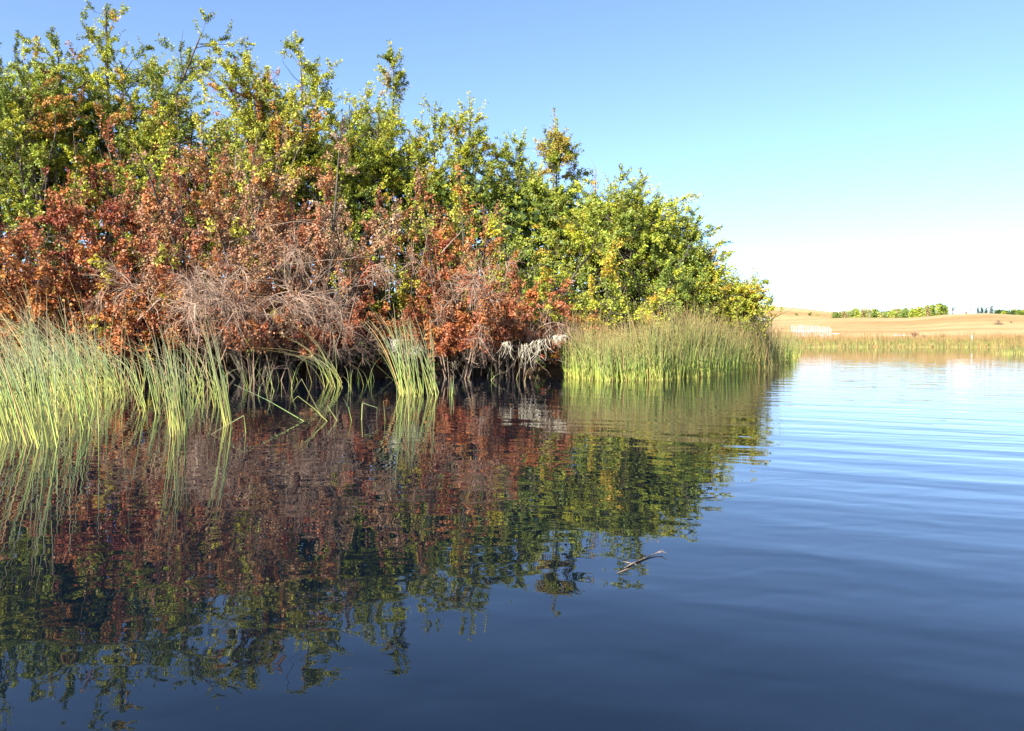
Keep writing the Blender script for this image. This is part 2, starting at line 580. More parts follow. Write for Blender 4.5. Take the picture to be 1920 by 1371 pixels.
        if floor_z is not None:
            cut = floor_z + 0.16 * np.sin((P[:, 0] + x) * 1.7 + y) + 0.12 * np.sin((P[:, 0] + x) * 4.3) + rng.normal(0, 0.07, nleaf)
            ok = P[:, 2] + z0 > cut
            V = V.reshape(-1, F.shape[1], 3)[ok].reshape(-1, 3)
            c = c[ok]
            F = F[:len(c)]
        obj('crown', mesh('crown', V, F, np.clip(c, 0.008, 0.8)), LEAF, o)
    return o


# tall green trees of the back row, left to right
TREES = [
    ('dark green birch at the left edge with loose twigs at its top', -25, 45, 24.5, 2.9, [(3, LG), (3, MG), (2, YG), (2, DG)], 24000, 4),
    ('leafy birch with an orange patch high in its yellow-green crown', 110, 78, 24.0, 2.9, [(4, YG), (3, LG), (2, MG), (2.5, OR, .66, .92)], 26000, 5),
    ('tallest birch, whose narrow leafy tip tops the whole thicket', 198, 10, 26.5, 2.7, [(3, LG), (3, MG), (3, YG), (1, GO), (1.0, OR, .3, .55)], 22000, 3),
    ('green birch leaning out towards the gap right of the tallest tip', 292, 138, 25.5, 2.3, [(3, MG), (3, LG), (2, YG), (1, DG)], 16000, 4),
    ('rusty brown and green birch right of the sky gap', 440, 104, 24.0, 2.3, [(3, YG), (3, LG), (2, BR, .35, .9), (1.5, OR, .3, .9)], 21000, 4),
    ('bright yellow-green birch with a broad pointed top', 562, 86, 24.5, 2.1, [(5, YG), (4, LG), (2, MG), (1, GO)], 19000, 4),
    ('low yellow-green birch just left of the slender spire', 655, 190, 26.0, 2.4, [(6, YG), (3, LG), (1, MG)], 17000, 4),
    ('slender sparse birch rising as a lone spire over its neighbours', 737, 100, 29.0, 1.7, [(3, LG), (2, YG), (1, TN), (1, MG)], 7500, 2),
    ('thin crowned birch with bare dark branches showing, right of the spire', 815, 196, 27.5, 2.0, [(4, LG), (3, YG), (1, MG), (1, GO)], 11000, 3),
    ('small pointed pale green birch between the spire and the golden top', 890, 243, 27.0, 2.2, [(4, LG), (4, YG), (1, GO), (1, MG)], 15000, 4),
    ('pale green birch just left of the golden topped one', 975, 258, 27.5, 1.9, [(4, LG), (2, MG), (2, YG)], 12000, 3),
    ('narrow birch with golden orange leaves at its top', 1042, 247, 26.0, 1.9, [(5, (.36, .25, .045), .78, 1), (2, LG, .7, 1), (3, MG, 0, .78), (3, LG, 0, .78), (1, DG, 0, .7)], 14000, 2),
    ('broad rounded green birch right of the golden topped one', 1150, 338, 25.0, 3.1, [(4, LG), (3, YG), (3, MG), (1, GO)], 24000, 5),
    ('green birch with loose twigs on the falling right shoulder', 1242, 368, 25.5, 2.4, [(4, LG), (3, MG), (2, YG)], 16000, 4),
    ('low light green birch second from the right end of the thicket', 1318, 462, 25.5, 1.8, [(4, LG), (4, YG), (1, GO)], 10000, 4),
    ('pale feathery birch at the right end of the thicket', 1366, 515, 25.0, 1.3, [(4, YG), (4, LG), (1, GO)], 5500, 4),
]
for lab, px, top, Y, cr, pal, nlv, st in TREES:
    plant('birch_tree', lab, 'tree', px, top, Y, cr, pal, int(nlv * 2.9), 'tree', leaf=0.067, stems=st + 3 if st > 2 else st, low=0.34, top_w=0.40 if st > 2 else 0.2, group='birch trees of the thicket')

# bushes in front of them
BUSHES = [
    ('yellow-green bush at the left edge under the dark birch', 15, 250, 22.0, 1.6, [(5, YG), (3, LG), (1, MG)], 10000, (0, -.2), 0.09),
    ('orange-leaved bush at the left edge behind the tall reeds', 30, 385, 19.5, 1.7, [(4, OR), (2, BR), (1, GO), (1, RB)], 13000, (0, -.6), 0.085),
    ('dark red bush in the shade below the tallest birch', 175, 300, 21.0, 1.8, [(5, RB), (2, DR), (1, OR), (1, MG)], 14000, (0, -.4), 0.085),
    ('rust coloured bush low over the reeds at left', 120, 455, 19.0, 1.7, [(4, RB), (3, OR), (1, YG), (1, MG)], 13000, (0, -.7), 0.085),
    ('bright green bush right of the dark hollow', 345, 225, 21.8, 1.8, [(4, YG), (4, LG), (2, OR, .5, 1), (1, MG)], 14000, (.1, -.3), 0.088),
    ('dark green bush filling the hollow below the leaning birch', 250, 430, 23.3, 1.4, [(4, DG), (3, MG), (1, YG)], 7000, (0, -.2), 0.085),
    ('orange brown bush at the middle of the left half', 430, 235, 20.6, 2.0, [(3, OR), (3, BR), (2, YG), (1, LG)], 16000, (0, -.4), 0.08),
    ('tan domed bush with withered leaves', 585, 250, 20.0, 1.7, [(5, BR), (3, TN), (1, OR), (1, YG)], 15000, (0, -.5), 0.07),
    ('yellow green bush under the slender spire', 735, 270, 24.2, 1.9, [(4, YG), (4, LG), (1, MG), (1, GO)], 11000, (0, -.2), 0.08),
    ('shaded green bush in the dark gap at the centre', 695, 400, 24.3, 1.4, [(3, MG), (1, LG), (3, DG)], 8000, (0, 0), 0.08),  # dark greens weighted in so the leaf colour deepens the gap's shade
    ('red brown bush under the dead grey boughs', 465, 410, 18.8, 1.7, [(3, RB), (3, BR), (2, OR), (1, DR)], 14000, (0, -.8), 0.075),
    ('deep red bush with bare forked branch in front', 590, 470, 18.8, 1.2, [(5, RB), (2, DR), (2, BR)], 12000, (.1, -.8), 0.075),
    ('red and green bush right of the dark gap', 842, 345, 21.0, 1.3, [(3, RB), (2, OR), (3, YG), (1, LG)], 13000, (0, -.4), 0.078),
    ('tall red brown bush below the small pointed birch', 895, 350, 21.8, 1.6, [(4, BR), (4, RB), (2, OR), (1, LG)], 12000, (0, -.4), 0.072),
    ('vivid red bush hanging over the water at the centre', 845, 460, 19.4, 1.4, [(5, RB), (3, OR), (1, DR)], 14000, (0, -.9), 0.075),
    ('red bush with pale twigs above the bleached straw', 950, 470, 20.3, 1.5, [(5, RB), (3, OR), (2, BR)], 14000, (.2, -.8), 0.072),
    ('low orange red bush beside the right reed bed', 1045, 565, 21.6, 0.9, [(4, RB), (4, OR), (1, GO)], 5500, (.1, -.1), 0.07),
    ('green bush with dark hollows below the golden birch', 1010, 400, 23.5, 2.0, [(4, LG), (3, MG), (1, YG), (1, DG)], 14000, (0, -.2), 0.078),
    ('yellowing bush behind the left end of the right reed bed', 1100, 480, 22.0, 1.7, [(4, YG), (1, GO), (4, LG)], 11000, (0, -.2), 0.075),
    ('green bush low in front of the broad rounded birch', 1200, 450, 23.6, 1.9, [(5, LG), (2, YG), (3, MG)], 14000, (0, -.2), 0.075),
    ('yellow green bush low at the right end behind the reeds', 1315, 500, 24.3, 1.5, [(4, YG), (5, LG), (1, MG)], 8000, (.1, -.1), 0.072),
    ('sunlit yellow bush at the foot of the right end birch', 1360, 546, 27.0, 0.8, [(5, YG), (3, GO)], 4000, (.1, 0), 0.07),
    ('tall rust brown bush rising at the left of the middle mound', 370, 262, 20.3, 1.5, [(4, BR), (3, RB), (2, OR)], 13000, (0, -.4), 0.075),
    ('rust brown bush forming the crest of the middle mound', 520, 285, 19.6, 1.7, [(4, BR), (3, RB), (1, TN)], 15000, (0, -.5), 0.072),
    ('tan rust bush on the right flank of the middle mound', 622, 330, 20.2, 1.0, [(4, BR), (2, RB), (1, TN)], 10000, (0, -.4), 0.072),
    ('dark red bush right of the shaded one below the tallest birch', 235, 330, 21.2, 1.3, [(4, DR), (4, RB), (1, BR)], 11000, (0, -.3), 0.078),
    ('orange rust bush second from the left edge above the reeds', 75, 320, 20.2, 1.5, [(4, OR), (3, RB), (1, BR)], 12000, (0, -.4), 0.08),
    ('russet bush low over the water left of centre', 380, 500, 19.2, 1.5, [(3, BR), (3, RB), (1, OR)], 9000, (0, -.9), 0.07),
    ('russet bush hanging low in front of the dark bank', 705, 610, 20.2, 0.9, [(4, RB), (3, BR), (1, OR)], 8000, (0, -.8), 0.07),
    ('orange red bush trailing low over the dark bank', 890, 555, 19.6, 1.2, [(5, RB), (3, OR), (1, BR)], 9000, (0, -.7), 0.07),
]
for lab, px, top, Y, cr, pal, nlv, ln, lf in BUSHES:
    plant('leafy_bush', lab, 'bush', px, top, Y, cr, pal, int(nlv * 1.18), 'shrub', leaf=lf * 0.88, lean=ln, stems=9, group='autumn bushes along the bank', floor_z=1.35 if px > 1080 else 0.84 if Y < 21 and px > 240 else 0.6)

# low dark brush on the bank between the trunks
nb = 34000
bxy = np.stack([rng.uniform(-22, 7.2, nb * 2), rng.uniform(20.4, 28, nb * 2)], -1)
bxy = bxy[shore_dist(bxy[:, 0], bxy[:, 1]) > 0.25][:nb]
nb = len(bxy)
bz = terrain(bxy[:, 0], bxy[:, 1])
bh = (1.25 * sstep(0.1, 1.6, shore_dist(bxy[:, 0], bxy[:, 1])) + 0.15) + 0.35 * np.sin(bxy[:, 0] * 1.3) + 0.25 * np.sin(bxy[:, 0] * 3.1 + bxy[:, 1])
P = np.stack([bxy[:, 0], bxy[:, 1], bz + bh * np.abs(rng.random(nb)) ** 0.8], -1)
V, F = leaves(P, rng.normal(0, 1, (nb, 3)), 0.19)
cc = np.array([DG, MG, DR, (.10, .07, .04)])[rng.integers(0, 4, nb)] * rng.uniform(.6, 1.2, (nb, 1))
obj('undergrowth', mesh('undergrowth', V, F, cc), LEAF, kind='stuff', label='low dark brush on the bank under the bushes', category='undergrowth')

# deep inside of the thicket: back-fill added to close sky holes and deepen hollows
ni = 34000
PXT = [-200, 0, 60, 140, 200, 260, 330, 360, 430, 560, 620, 740, 850, 950, 1060, 1110, 1200, 1290, 1340, 1380]
PYT = [190, 190, 200, 190, 180, 230, 300, 310, 240, 230, 280, 290, 340, 360, 370, 420, 430, 480, 530, 560]
ipx = rng.uniform(-150, 1370, ni)
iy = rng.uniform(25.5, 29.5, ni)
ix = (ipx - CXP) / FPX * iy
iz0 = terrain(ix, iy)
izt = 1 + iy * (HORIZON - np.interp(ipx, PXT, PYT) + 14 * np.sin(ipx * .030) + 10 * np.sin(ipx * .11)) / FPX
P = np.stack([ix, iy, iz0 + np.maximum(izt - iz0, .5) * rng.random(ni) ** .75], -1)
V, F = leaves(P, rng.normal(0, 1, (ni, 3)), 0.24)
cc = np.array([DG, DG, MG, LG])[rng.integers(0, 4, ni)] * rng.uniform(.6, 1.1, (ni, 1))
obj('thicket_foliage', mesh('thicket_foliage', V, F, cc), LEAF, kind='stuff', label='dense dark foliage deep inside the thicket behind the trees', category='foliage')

# tangle of thin roots and dead stalks hanging down the bank to the water
nr = 420
rx = rng.uniform(-14, 2.0, nr * 3)
ry = rng.uniform(19.6, 21.8, nr * 3)
ok = np.abs(shore_dist(rx, ry) + 0.25) < 0.45
rx, ry = rx[ok][:nr], ry[ok][:nr]
nr = len(rx)
P0 = np.stack([rx, ry, rng.uniform(0.3, 1.0, nr) * (0.6 + 0.4 * np.sin(rx * 1.7) ** 2)], -1)
RT = grow(P0, np.stack([rng.normal(0, 0.6, nr), rng.normal(-0.25, 0.4, nr), -np.ones(nr)], -1), P0[:, 2] * rng.uniform(0.7, 1.35, nr), 4, (0, 0, -0.12), 0.22)
V, F = tubes(RT, np.linspace(0.007, 0.0035, 5)[None] * rng.uniform(0.6, 1.9, (nr, 1)), 3)
obj('root_tangle', mesh('root_tangle', V, F), BARK, kind='stuff', label='tangle of thin roots and dead stalks hanging down the dark bank', category='roots')

# dead, leafless bushes: tangles of fine grey-brown twigs
DEAD = [
    ('grey leafless bush of drooping fine twigs over the left reeds', 335, 495, 17.8, 1.7, (.2, -.9), 1200),
    ('leafless tan bush arching out high at the left middle', 480, 420, 17.9, 1.9, (.3, -.8), 1300),
    ('dead twiggy bush low over the dark water at left centre', 560, 560, 17.9, 1.5, (0, -.8), 1100),
    ('dead twiggy bush above the bleached straw', 975, 560, 19.4, 1.0, (.1, -.6), 450),
    ('leafless brown twigs among the red leaves at the centre', 850, 470, 19.0, 1.3, (0, -.6), 600),
    ('bare tan twigs under the domed withered bush', 600, 400, 18.7, 1.5, (.2, -.6), 900),
]
for lab, px, top, Y, cr, ln, tw in DEAD:
    plant('dead_bush', lab, 'bush', px, top, Y, cr, [], 0, 'shrub', lean=ln, stems=7, wood=DEADTWIG, twig_n=tw, floor_z=0.75, group='leafless bushes along the bank')
plant('bare_sapling', 'leafless grey sapling poking up behind the broad rounded birch', 'tree', 1118, 308, 27.0, 1.0, [], 0, 'tree', stems=2, wood=DEADWOOD, twig_n=160)


# ------------------------------------------------------------------ reeds
def reed_tint(t, dead, n, rust=0):
    """Colour along a stem, t (N,K) 0 root .. 1 tip."""
    keys = np.array([0.0, 0.16, 0.34, 0.62, 0.86, 1.0])
    cols = np.array([(.46, .47, .12), (.37, .43, .10), (.235, .305, .085), (.20, .255, .12), (.235, .245, .115), (.40, .27, .12)])
    if rust == 2:       # fresh green bed
        cols = np.array([(.54, .55, .12), (.45, .51, .09), (.25, .35, .065), (.23, .30, .085), (.32, .29, .11), (.44, .30, .12)])
    if rust == 1:       # far bed, rusty tops
        cols = np.array([(.56, .53, .16), (.40, .43, .10), (.20, .26, .07), (.30, .23, .08), (.46, .25, .09), (.50, .25, .09)])
    c = np.stack([np.interp(t, keys, cols[:, k]) for k in range(3)], -1)
    d = np.array([.46, .31, .13])
    c = c * (1 - dead)[:, None, None] + d * dead[:, None, None]
    return c * rng.uniform(0.7, 1.3, (n, 1, 1)) * (1 + rng.normal(0, 0.07, (n, 1, 3)))


def reed_curves(x, y, h, lean, bend, K=6):
    """Stems rooted at x,y; lean (N,2) horizontal tilt; bend pulls the tip over."""
    n = len(x)
    t = np.linspace(0, 1, K)[None]
    P = np.zeros((n, K, 3))
    side = lean + rng.normal(0, 0.03, (n, 2))
    P[..., 0] = x[:, None] + h[:, None] * (side[:, :1] * t + bend[:, None] * side[:, :1] * 2.5 * t ** 3)
    P[..., 1] = y[:, None] + h[:, None] * (side[:, 1:] * t + bend[:, None] * side[:, 1:] * 2.5 * t ** 3)
    P[..., 2] = h[:, None] * (t - 0.35 * bend[:, None] * t ** 3) - 0.06
    return P


def reed_mesh(name, P, r, dead, S=3, rust=False):
    n, K, _ = P.shape
    t = np.linspace(0, 1, K)[None] * np.ones((n, 1))
    prof = np.interp(np.linspace(0, 1, K), [0, 0.5, 1], [1, 0.85, 0.25])
    V, F = tubes(P, r[:, None] * prof[None], S)
    c = reed_tint(t, dead, n, rust)
    c = np.repeat(c.reshape(-1, 3), S, 0)
    return mesh(name, V, F, np.clip(c, 0.01, 0.9), 'POINT')


def inside(poly, x, y):
    poly = np.asarray(poly, float)
    ok = np.zeros(len(x), bool)
    for i in range(len(poly)):
        (ax, ay), (bx, by) = poly[i], poly[(i + 1) % len(poly)]
        ok ^= ((ay > y) != (by > y)) & (x < (bx - ax) * (y - ay) / (by - ay + 1e-12) + ax)
    return ok


def scatter(poly, n, power=None):
    poly = np.asarray(poly, float)
    out = []
    lo, hi = poly.min(0), poly.max(0)
    while sum(len(o) for o in out) < n:
        q = lo + rng.random((n * 2, 2)) * (hi - lo)
        # patchy density
        g = 0.5 + 0.5 * np.sin(q[:, 0] * 2.3 + 1.7 * np.sin(q[:, 1] * 1.9)) * np.sin(q[:, 1] * 2.7 + 1.1)
        q = q[inside(poly, q[:, 0], q[:, 1]) & (rng.random(len(q)) < 0.35 + 0.65 * g)]
        out.append(q)
    return np.concatenate(out)[:n]


def wp(px, py):
    d = depth_of(py)
    return ((px - CXP) / FPX * d, d)


def reed_bed(name, label, poly, n, h, lean, leansd, r, deadp, bend=(0.0, 0.5), K=6, rust=False):
    q = scatter(poly, n)
    hh = rng.uniform(h[0], h[1], n) * np.where(rng.random(n) < 0.2, rng.uniform(0.45, 0.9, n), 1)
    hh = hh * (0.86 + 0.16 * np.sin(q[:, 0] * 1.7 + 1.2 * np.sin(q[:, 1] * 1.1)) + 0.10 * np.sin(q[:, 0] * 4.3 + q[:, 1] * 2.0)) * np.where(rng.random(n) < 0.04, 1.25, 1)
    ln = np.array(lean)[None] + rng.normal(0, leansd, (n, 2))
    P = reed_curves(q[:, 0], q[:, 1], hh, ln, rng.uniform(bend[0], bend[1], n) ** 1.5, K)
    P[..., 2] += np.maximum(terrain(q[:, 0], q[:, 1]), 0)[:, None]
    dead = np.where(rng.random(n) < deadp, rng.uniform(0.5, 1, n), rng.uniform(0, 0.15, n))
    return obj(name, reed_mesh(name, P, rng.uniform(r[0], r[1], n), dead, 3, rust), REED, kind='stuff', label=label, category='reeds')


L0 = [wp(-130, 815), wp(-20, 824), wp(60, 812), wp(130, 795), wp(190, 775), wp(236, 752), wp(232, 722), (-8.6, 18.2), (-20, 18.2), (-12, 12)]
reed_bed('reeds', 'dense bulrush bed leaning over the water at the left edge', L0, 1500, (1.15, 1.8), (-0.24, 0.02), 0.13, (0.0050, 0.0095), 0.20, (0, .9))
L1 = [wp(225, 745), wp(330, 752), wp(425, 735), wp(440, 712), wp(240, 712)]
reed_bed('reeds', 'loose green reeds standing between the left bed and the dark bank', L1, 60, (0.9, 1.6), (-0.17, 0.0), 0.16, (0.005, 0.008), 0.2, (0, .9))
RBED = [wp(1046, 694), wp(1065, 706), wp(1130, 714), wp(1230, 712), wp(1330, 704), wp(1400, 697), wp(1440, 689), (7.8, 27.5), (6.2, 23.0), (4, 21.4), (1.2, 21.9)]
reed_bed('reeds', 'wide green reed bed with tan tips on the point right of the bushes', RBED, 5200, (1.25, 2.0), (-0.02, 0.0), 0.11, (0.006, 0.010), 0.12, (0, .7), 5, 2)
FRINGE = [wp(1042, 696), wp(1060, 708), wp(1130, 716), wp(1230, 714.5), wp(1330, 707), wp(1400, 700), wp(1450, 689), wp(1485, 677), wp(1480, 674), wp(1395, 695), wp(1330, 701), wp(1230, 708), wp(1130, 709), wp(1068, 702)]
reed_bed('reeds', 'bright yellow-green outer fringe of the right reed bed at the waterline', FRINGE, 2200, (0.6, 1.5), (-0.02, 0.0), 0.10, (0.006, 0.010), 0.10, (0, .7), 5, 2)
RBED2 = [wp(1438, 690), wp(1475, 680), wp(1500, 668), (24.0, 66), (29, 80), (25, 80), (19.5, 66), (11.5, 46), (7.8, 33), (7.4, 27.0)]
reed_bed('reeds', 'reed bed running back along the point towards the far shore', RBED2, 4200, (1.1, 1.75), (-0.02, 0.0), 0.10, (0.008, 0.014), 0.14, (0, .6), 4, 2)
RTAN = [(2.2, 21.6), (7.6, 23.2), (9.5, 26.5), (8.0, 26.5), (2.0, 23.5)]
reed_bed('dry_grass', 'tall tan dry grass behind the right reed bed', RTAN, 800, (1.5, 2.15), (-0.05, 0.0), 0.13, (0.004, 0.007), 0.9, (0.1, .9), 5)
FAR1 = [(21.5, 62), (25.5, 73), (30, 80.5), (38, 84.3), (50, 82.3), (55, 74), (64, 80), (52, 90), (36, 92), (26, 88), (18, 66)]
reed_bed('reeds', 'far green and rust coloured reed fringe along the opposite shore', FAR1, 5400, (0.9, 1.5), (-0.02, 0), 0.07, (0.014, 0.026), 0.12, (0, .4), 4, 1)
FAR2 = [(29.5, 47.5), (33, 44), (38, 44), (48, 54), (58, 72), (52, 76), (44, 66)]
reed_bed('reeds', 'green reed bed reaching in from the right edge', FAR2, 3000, (0.9, 1.5), (-0.02, 0), 0.07, (0.010, 0.018), 0.12, (0, .4), 4, 1)


def tuft(label, pts, h, lean, leansd, r, deadp=0.08, bend=(0, .4), K=7):
    """A bulrush tuft: an Empty at its root with one mesh per stem."""
    pts = np.asarray(pts)
    c = pts.mean(0)
    o = thing('bulrush_tuft', label, 'bulrushes', (c[0], c[1], 0), 'bulrush tufts standing in the water')
    n = len(pts)
    hh = rng.uniform(h[0], h[1], n)
    ln = np.array(lean)[None] + rng.normal(0, leansd, (n, 2))
    P = reed_curves(pts[:, 0] - c[0], pts[:, 1] - c[1], hh, ln, rng.uniform(bend[0], bend[1], n) ** 1.5, K)
    dead = np.where(rng.random(n) < deadp, rng.uniform(0.5, 1, n), rng.uniform(0, 0.15, n))
    rr = rng.uniform(r[0], r[1], n)
    for k in range(n):
        obj('stem', reed_mesh('stem', P[k:k + 1], rr[k:k + 1], dead[k:k + 1], 5), REED, o)
    return o


def spots(px0, px1, py0, py1, n):
    return [wp(rng.uniform(px0, px1), rng.uniform(py0, py1)) for _ in range(n)]


tuft('tall bulrushes in the water at the very left edge of the reeds', spots(-30, 55, 812, 836, 16), (1.0, 1.6), (-.24, 0), .08, (.0055, .008))
tuft('bulrush tuft of pale stems in front of the left reed bed', spots(60, 112, 818, 842, 16), (1.1, 1.6), (-.22, 0), .08, (.0055, .008))
tuft('thin bulrush tuft at the right end of the left reed bed', spots(120, 195, 780, 815, 14), (1.0, 1.6), (-.16, 0), .08, (.005, .0075))
tuft('upright bulrush tuft with straight reflections, left of the bent pair', spots(316, 350, 796, 820, 15), (0.85, 1.5), (-.08, 0), .06, (.005, .0075))
tuft('fan shaped bulrush tuft with stems leaning left over dark water', spots(262, 335, 742, 778, 30), (0.8, 1.35), (-.24, 0), .13, (.005, .0075), .15, (0, .8))
tuft('tight bundle of tall bulrushes right of the fan shaped tuft', spots(420, 438, 790, 806, 9), (1.2, 1.55), (-.16, 0), .03, (.0055, .008), 0)
tuft('bright based bulrush tuft behind the tight bundle', spots(345, 425, 735, 768, 24), (0.5, 1.1), (-.12, 0), .12, (.005, .0075), .1, (0, .8))
tuft('tall dense bulrush tuft standing alone before the dark bank', spots(748, 826, 732, 745, 62), (1.1, 1.75), (-.16, 0), .10, (.006, .0085), .12, (0, .5))
tuft('sparse arching bulrush tuft left of the tall dense one', spots(608, 645, 716, 728, 20), (0.9, 1.5), (-.30, 0), .12, (.005, .0075), .15, (.2, 1.0))
tuft('thin scattered bulrushes at the foot of the dark bank at left', spots(455, 560, 704, 742, 22), (0.35, 0.95), (-.05, 0), .22, (.004, .006), .1, (0, 1.0))
tuft('small low bulrush tuft between the sparse tuft and the tall dense one', spots(652, 712, 706, 728, 12), (0.3, 0.8), (-.05, 0), .22, (.004, .006), .15, (0, 1.0))
tuft('short bright bulrushes under the bleached straw', spots(880, 1040, 708, 716, 9), (0.2, 0.5), (0, 0), .2, (.004, .006), .2, (0, .8))
tuft('few short bulrushes right of the tall dense tuft', spots(835, 850, 738, 746, 3), (0.35, 0.5), (0, 0), .03, (.006, .008), 0)


def bent(label, base, pts, r=0.005, dead=0.0, Y=None):
    """A single stem through photograph pixels, rooted in the water at pixel base."""
    d = depth_of(base[1])
    P = [at(base[0], base[1], d)] + [at(a, b, d + (q if False else 0)) for q, (a, b) in enumerate(pts)]
    P = np.array(P)
    P[0, 2] = -0.05
    P[:, 1] += np.linspace(0, 0.12, len(P)) * (1 if rng.random() < .5 else -1)
    o = P[0].copy()
    o[2] = 0
    # resample with tight corners
    Q = [P[0]]
    for a, b in zip(P[:-1], P[1:]):
        Q += [a + (b - a) * s for s in (0.05, 0.35, 0.65, 0.95)] + [b]
    Q = np.array(Q)[None] - o
    me = reed_mesh('bulrush', Q, np.array([r]), np.array([dead]), 5)
    ob = obj('bulrush', me, REED, label=label, category='bulrush', group='single bulrush stems in the water')
    ob.location = o
    return ob


bent('yellow-green bulrush bent square like a gate frame above the water', (678, 788), [(678, 756), (705, 766), (703, 788)])
bent('short straight bulrush stub right of the square bent one', (723, 789), [(722, 750)])
bent('bulrush folded to a sharp peak with its end in the water', (637, 789), [(612, 762), (603, 788)])
bent('reddish bulrush slanting long from a peak down to the water', (607, 782), [(563, 711), (536, 752)], 0.0045, .6)
bent('pair-like pale bulrush arching low in front of the slanting one', (621, 790), [(590, 765), (562, 742), (552, 752)], 0.0045, .3)
bent('thin leaning bulrush left of the square bent one', (661, 789), [(655, 762), (648, 746)])
bent('long bulrush arching left out of the tall dense tuft', (742, 713), [(700, 680), (664, 665), (625, 672), (592, 692)], 0.0053, .1)
bent('grey bulrush curving down to touch the water before the dark bank', (745, 708), [(727, 707), (702, 716), (682, 738)], 0.0045, .2)
bent('bulrush broken to a sharp angle in front of the tight bundle', (462, 812), [(461, 778), (404, 812)], 0.0045, .1)
bent('straight single bulrush below the tall dense tuft', (766, 790), [(765, 752), (762, 700)], 0.0053)
bent('straight pale bulrush left in front of the tall dense tuft', (744, 788), [(743, 740), (738, 660)], 0.0053)
bent('lone thin bulrush upright in the open water gap at left', (228, 800), [(228, 700), (226, 560)], 0.0041, .1)
bent('bulrush slanting across the dark water near the tight bundle', (583, 790), [(500, 752), (432, 722)], 0.0045, .2)
bent('looped bulrush arching high left of the sparse tuft', (586, 718), [(576, 690), (571, 672), (590, 663), (612, 680), (625, 700)], 0.0041, .5)
bent('long pale bulrush leaning out of the right reed bed tip', (1490, 679), [(1516, 671)], .012, .8)


# ------------------------------------------------------------------ dead boughs, straw, floating stick
def bough(label, Y, lines, r0, mat=DEADWOOD, name='dead_branch', cat='branch'):
    """A dead bough: first line is its main limb, the others its forks (pixels)."""
    first = at(*lines[0][0], Y)
    o = thing(name, label, cat, first, 'dead boughs over the bank')
    for q, ln in enumerate(lines):
        P = np.array([at(a, b, Y + 0.25 * math.sin(k * 1.3 + q)) for k, (a, b) in enumerate(ln)]) - first
        # smooth resample
        t = np.linspace(0, len(P) - 1, 4 * (len(P) - 1) + 1)
        P = np.stack([np.interp(t, np.arange(len(P)), P[:, k]) for k in range(3)], -1)
        P[1:-1] = (P[:-2] + 2 * P[1:-1] + P[2:]) / 4
        P[1:] += rng.normal(0, 0.012, P[1:].shape)
        rr = np.linspace(r0 if q == 0 else r0 * 0.55, r0 * 0.2, len(P))
        V, F = tubes(P[None], rr[None], 6)
        obj('limb' if q == 0 else 'fork', mesh('limb', V, F, smooth=True), mat, o)
    return o


bough('thick grey bare bough slanting up out of the dead twigs at left', 18.0, [[(258, 602), (300, 560), (345, 533), (392, 505), (440, 470)], [(345, 533), (372, 500), (380, 470)], [(300, 560), (320, 575), (350, 580)]], .030)
bough('pale bare forked branch pointing right before the red bush', 18.3, [[(520, 568), (580, 560), (640, 545), (690, 531)], [(655, 543), (690, 517)], [(580, 560), (610, 545)]], .017)
bough('long thin pale branch reaching right across the red leaves', 18.6, [[(440, 505), (520, 500), (600, 490), (660, 484), (712, 481)], [(660, 484), (708, 466)]], .011)
bough('pale branch arching high over the leafless tan bush', 18.4, [[(430, 455), (500, 425), (560, 413), (605, 425), (635, 470)], [(560, 413), (600, 410), (628, 440)]], .010)
bough('grey bough bending down out of the dead bush left of centre', 18.0, [[(402, 507), (432, 520), (460, 548), (485, 560)], [(432, 520), (470, 530)]], .014)
bough('horizontal grey bough low over the dark water at left', 17.8, [[(372, 618), (410, 616), (450, 618), (500, 610)], [(450, 618), (480, 628)]], .018)
bough('dark bare branch slanting through the rusty birch crown', 21.3, [[(440, 350), (470, 320), (505, 300), (560, 270)], [(470, 320), (478, 285)]], .035, BARK)
bough('thin pale branch slanting through the red bush at the centre', 19.2, [[(828, 475), (850, 450), (868, 430), (880, 405)]], .016)
bough('thin bare branch over the red bush above the straw', 18.9, [[(900, 560), (930, 585), (960, 612)], [(930, 585), (960, 590)]], .014)

# bleached straw caught in the branches over the water
def straw(label, Y, px, py, w, drop, n, knot=0.0):
    c = at(px, py, Y)
    o = thing('bleached_straw', label, 'straw', c, 'bleached flood straw over the dark water')
    s = Y / FPX
    x0 = rng.normal(0, w * s * 0.5, n)
    P0 = np.stack([x0, rng.normal(0, 0.06, n), rng.uniform(-0.06, 0.06, n)], -1)
    D = np.stack([rng.normal(0, 0.28, n), rng.normal(0, 0.12, n), -np.ones(n)], -1)
    Ls = drop * s * rng.uniform(0.15, 1.15, n)
    P = grow(P0, D, Ls, 5, (0, 0, -0.10), 0.26)
    V, F = tubes(P, np.linspace(0.0045, 0.002, 6)[None] * rng.uniform(0.5, 1.7, (n, 1)), 3)
    obj('strands', mesh('strands', V, F), STRAW, o, kind='stuff')
    if knot:
        m = int(n * 1.2)
        P0 = rng.normal(0, 1, (m, 3)) * np.array([knot, knot * .5, knot * .5])
        P = grow(P0, rng.normal(0, 1, (m, 3)) * np.array([1.4, .6, .6]), knot * rng.uniform(0.6, 2.2, m), 5, (0, 0, -0.1), 0.4)
        V, F = tubes(P, np.full((m, 6), 0.0035), 3)
        obj('knot', mesh('knot', V, F), STRAW, o, kind='stuff')
    return o


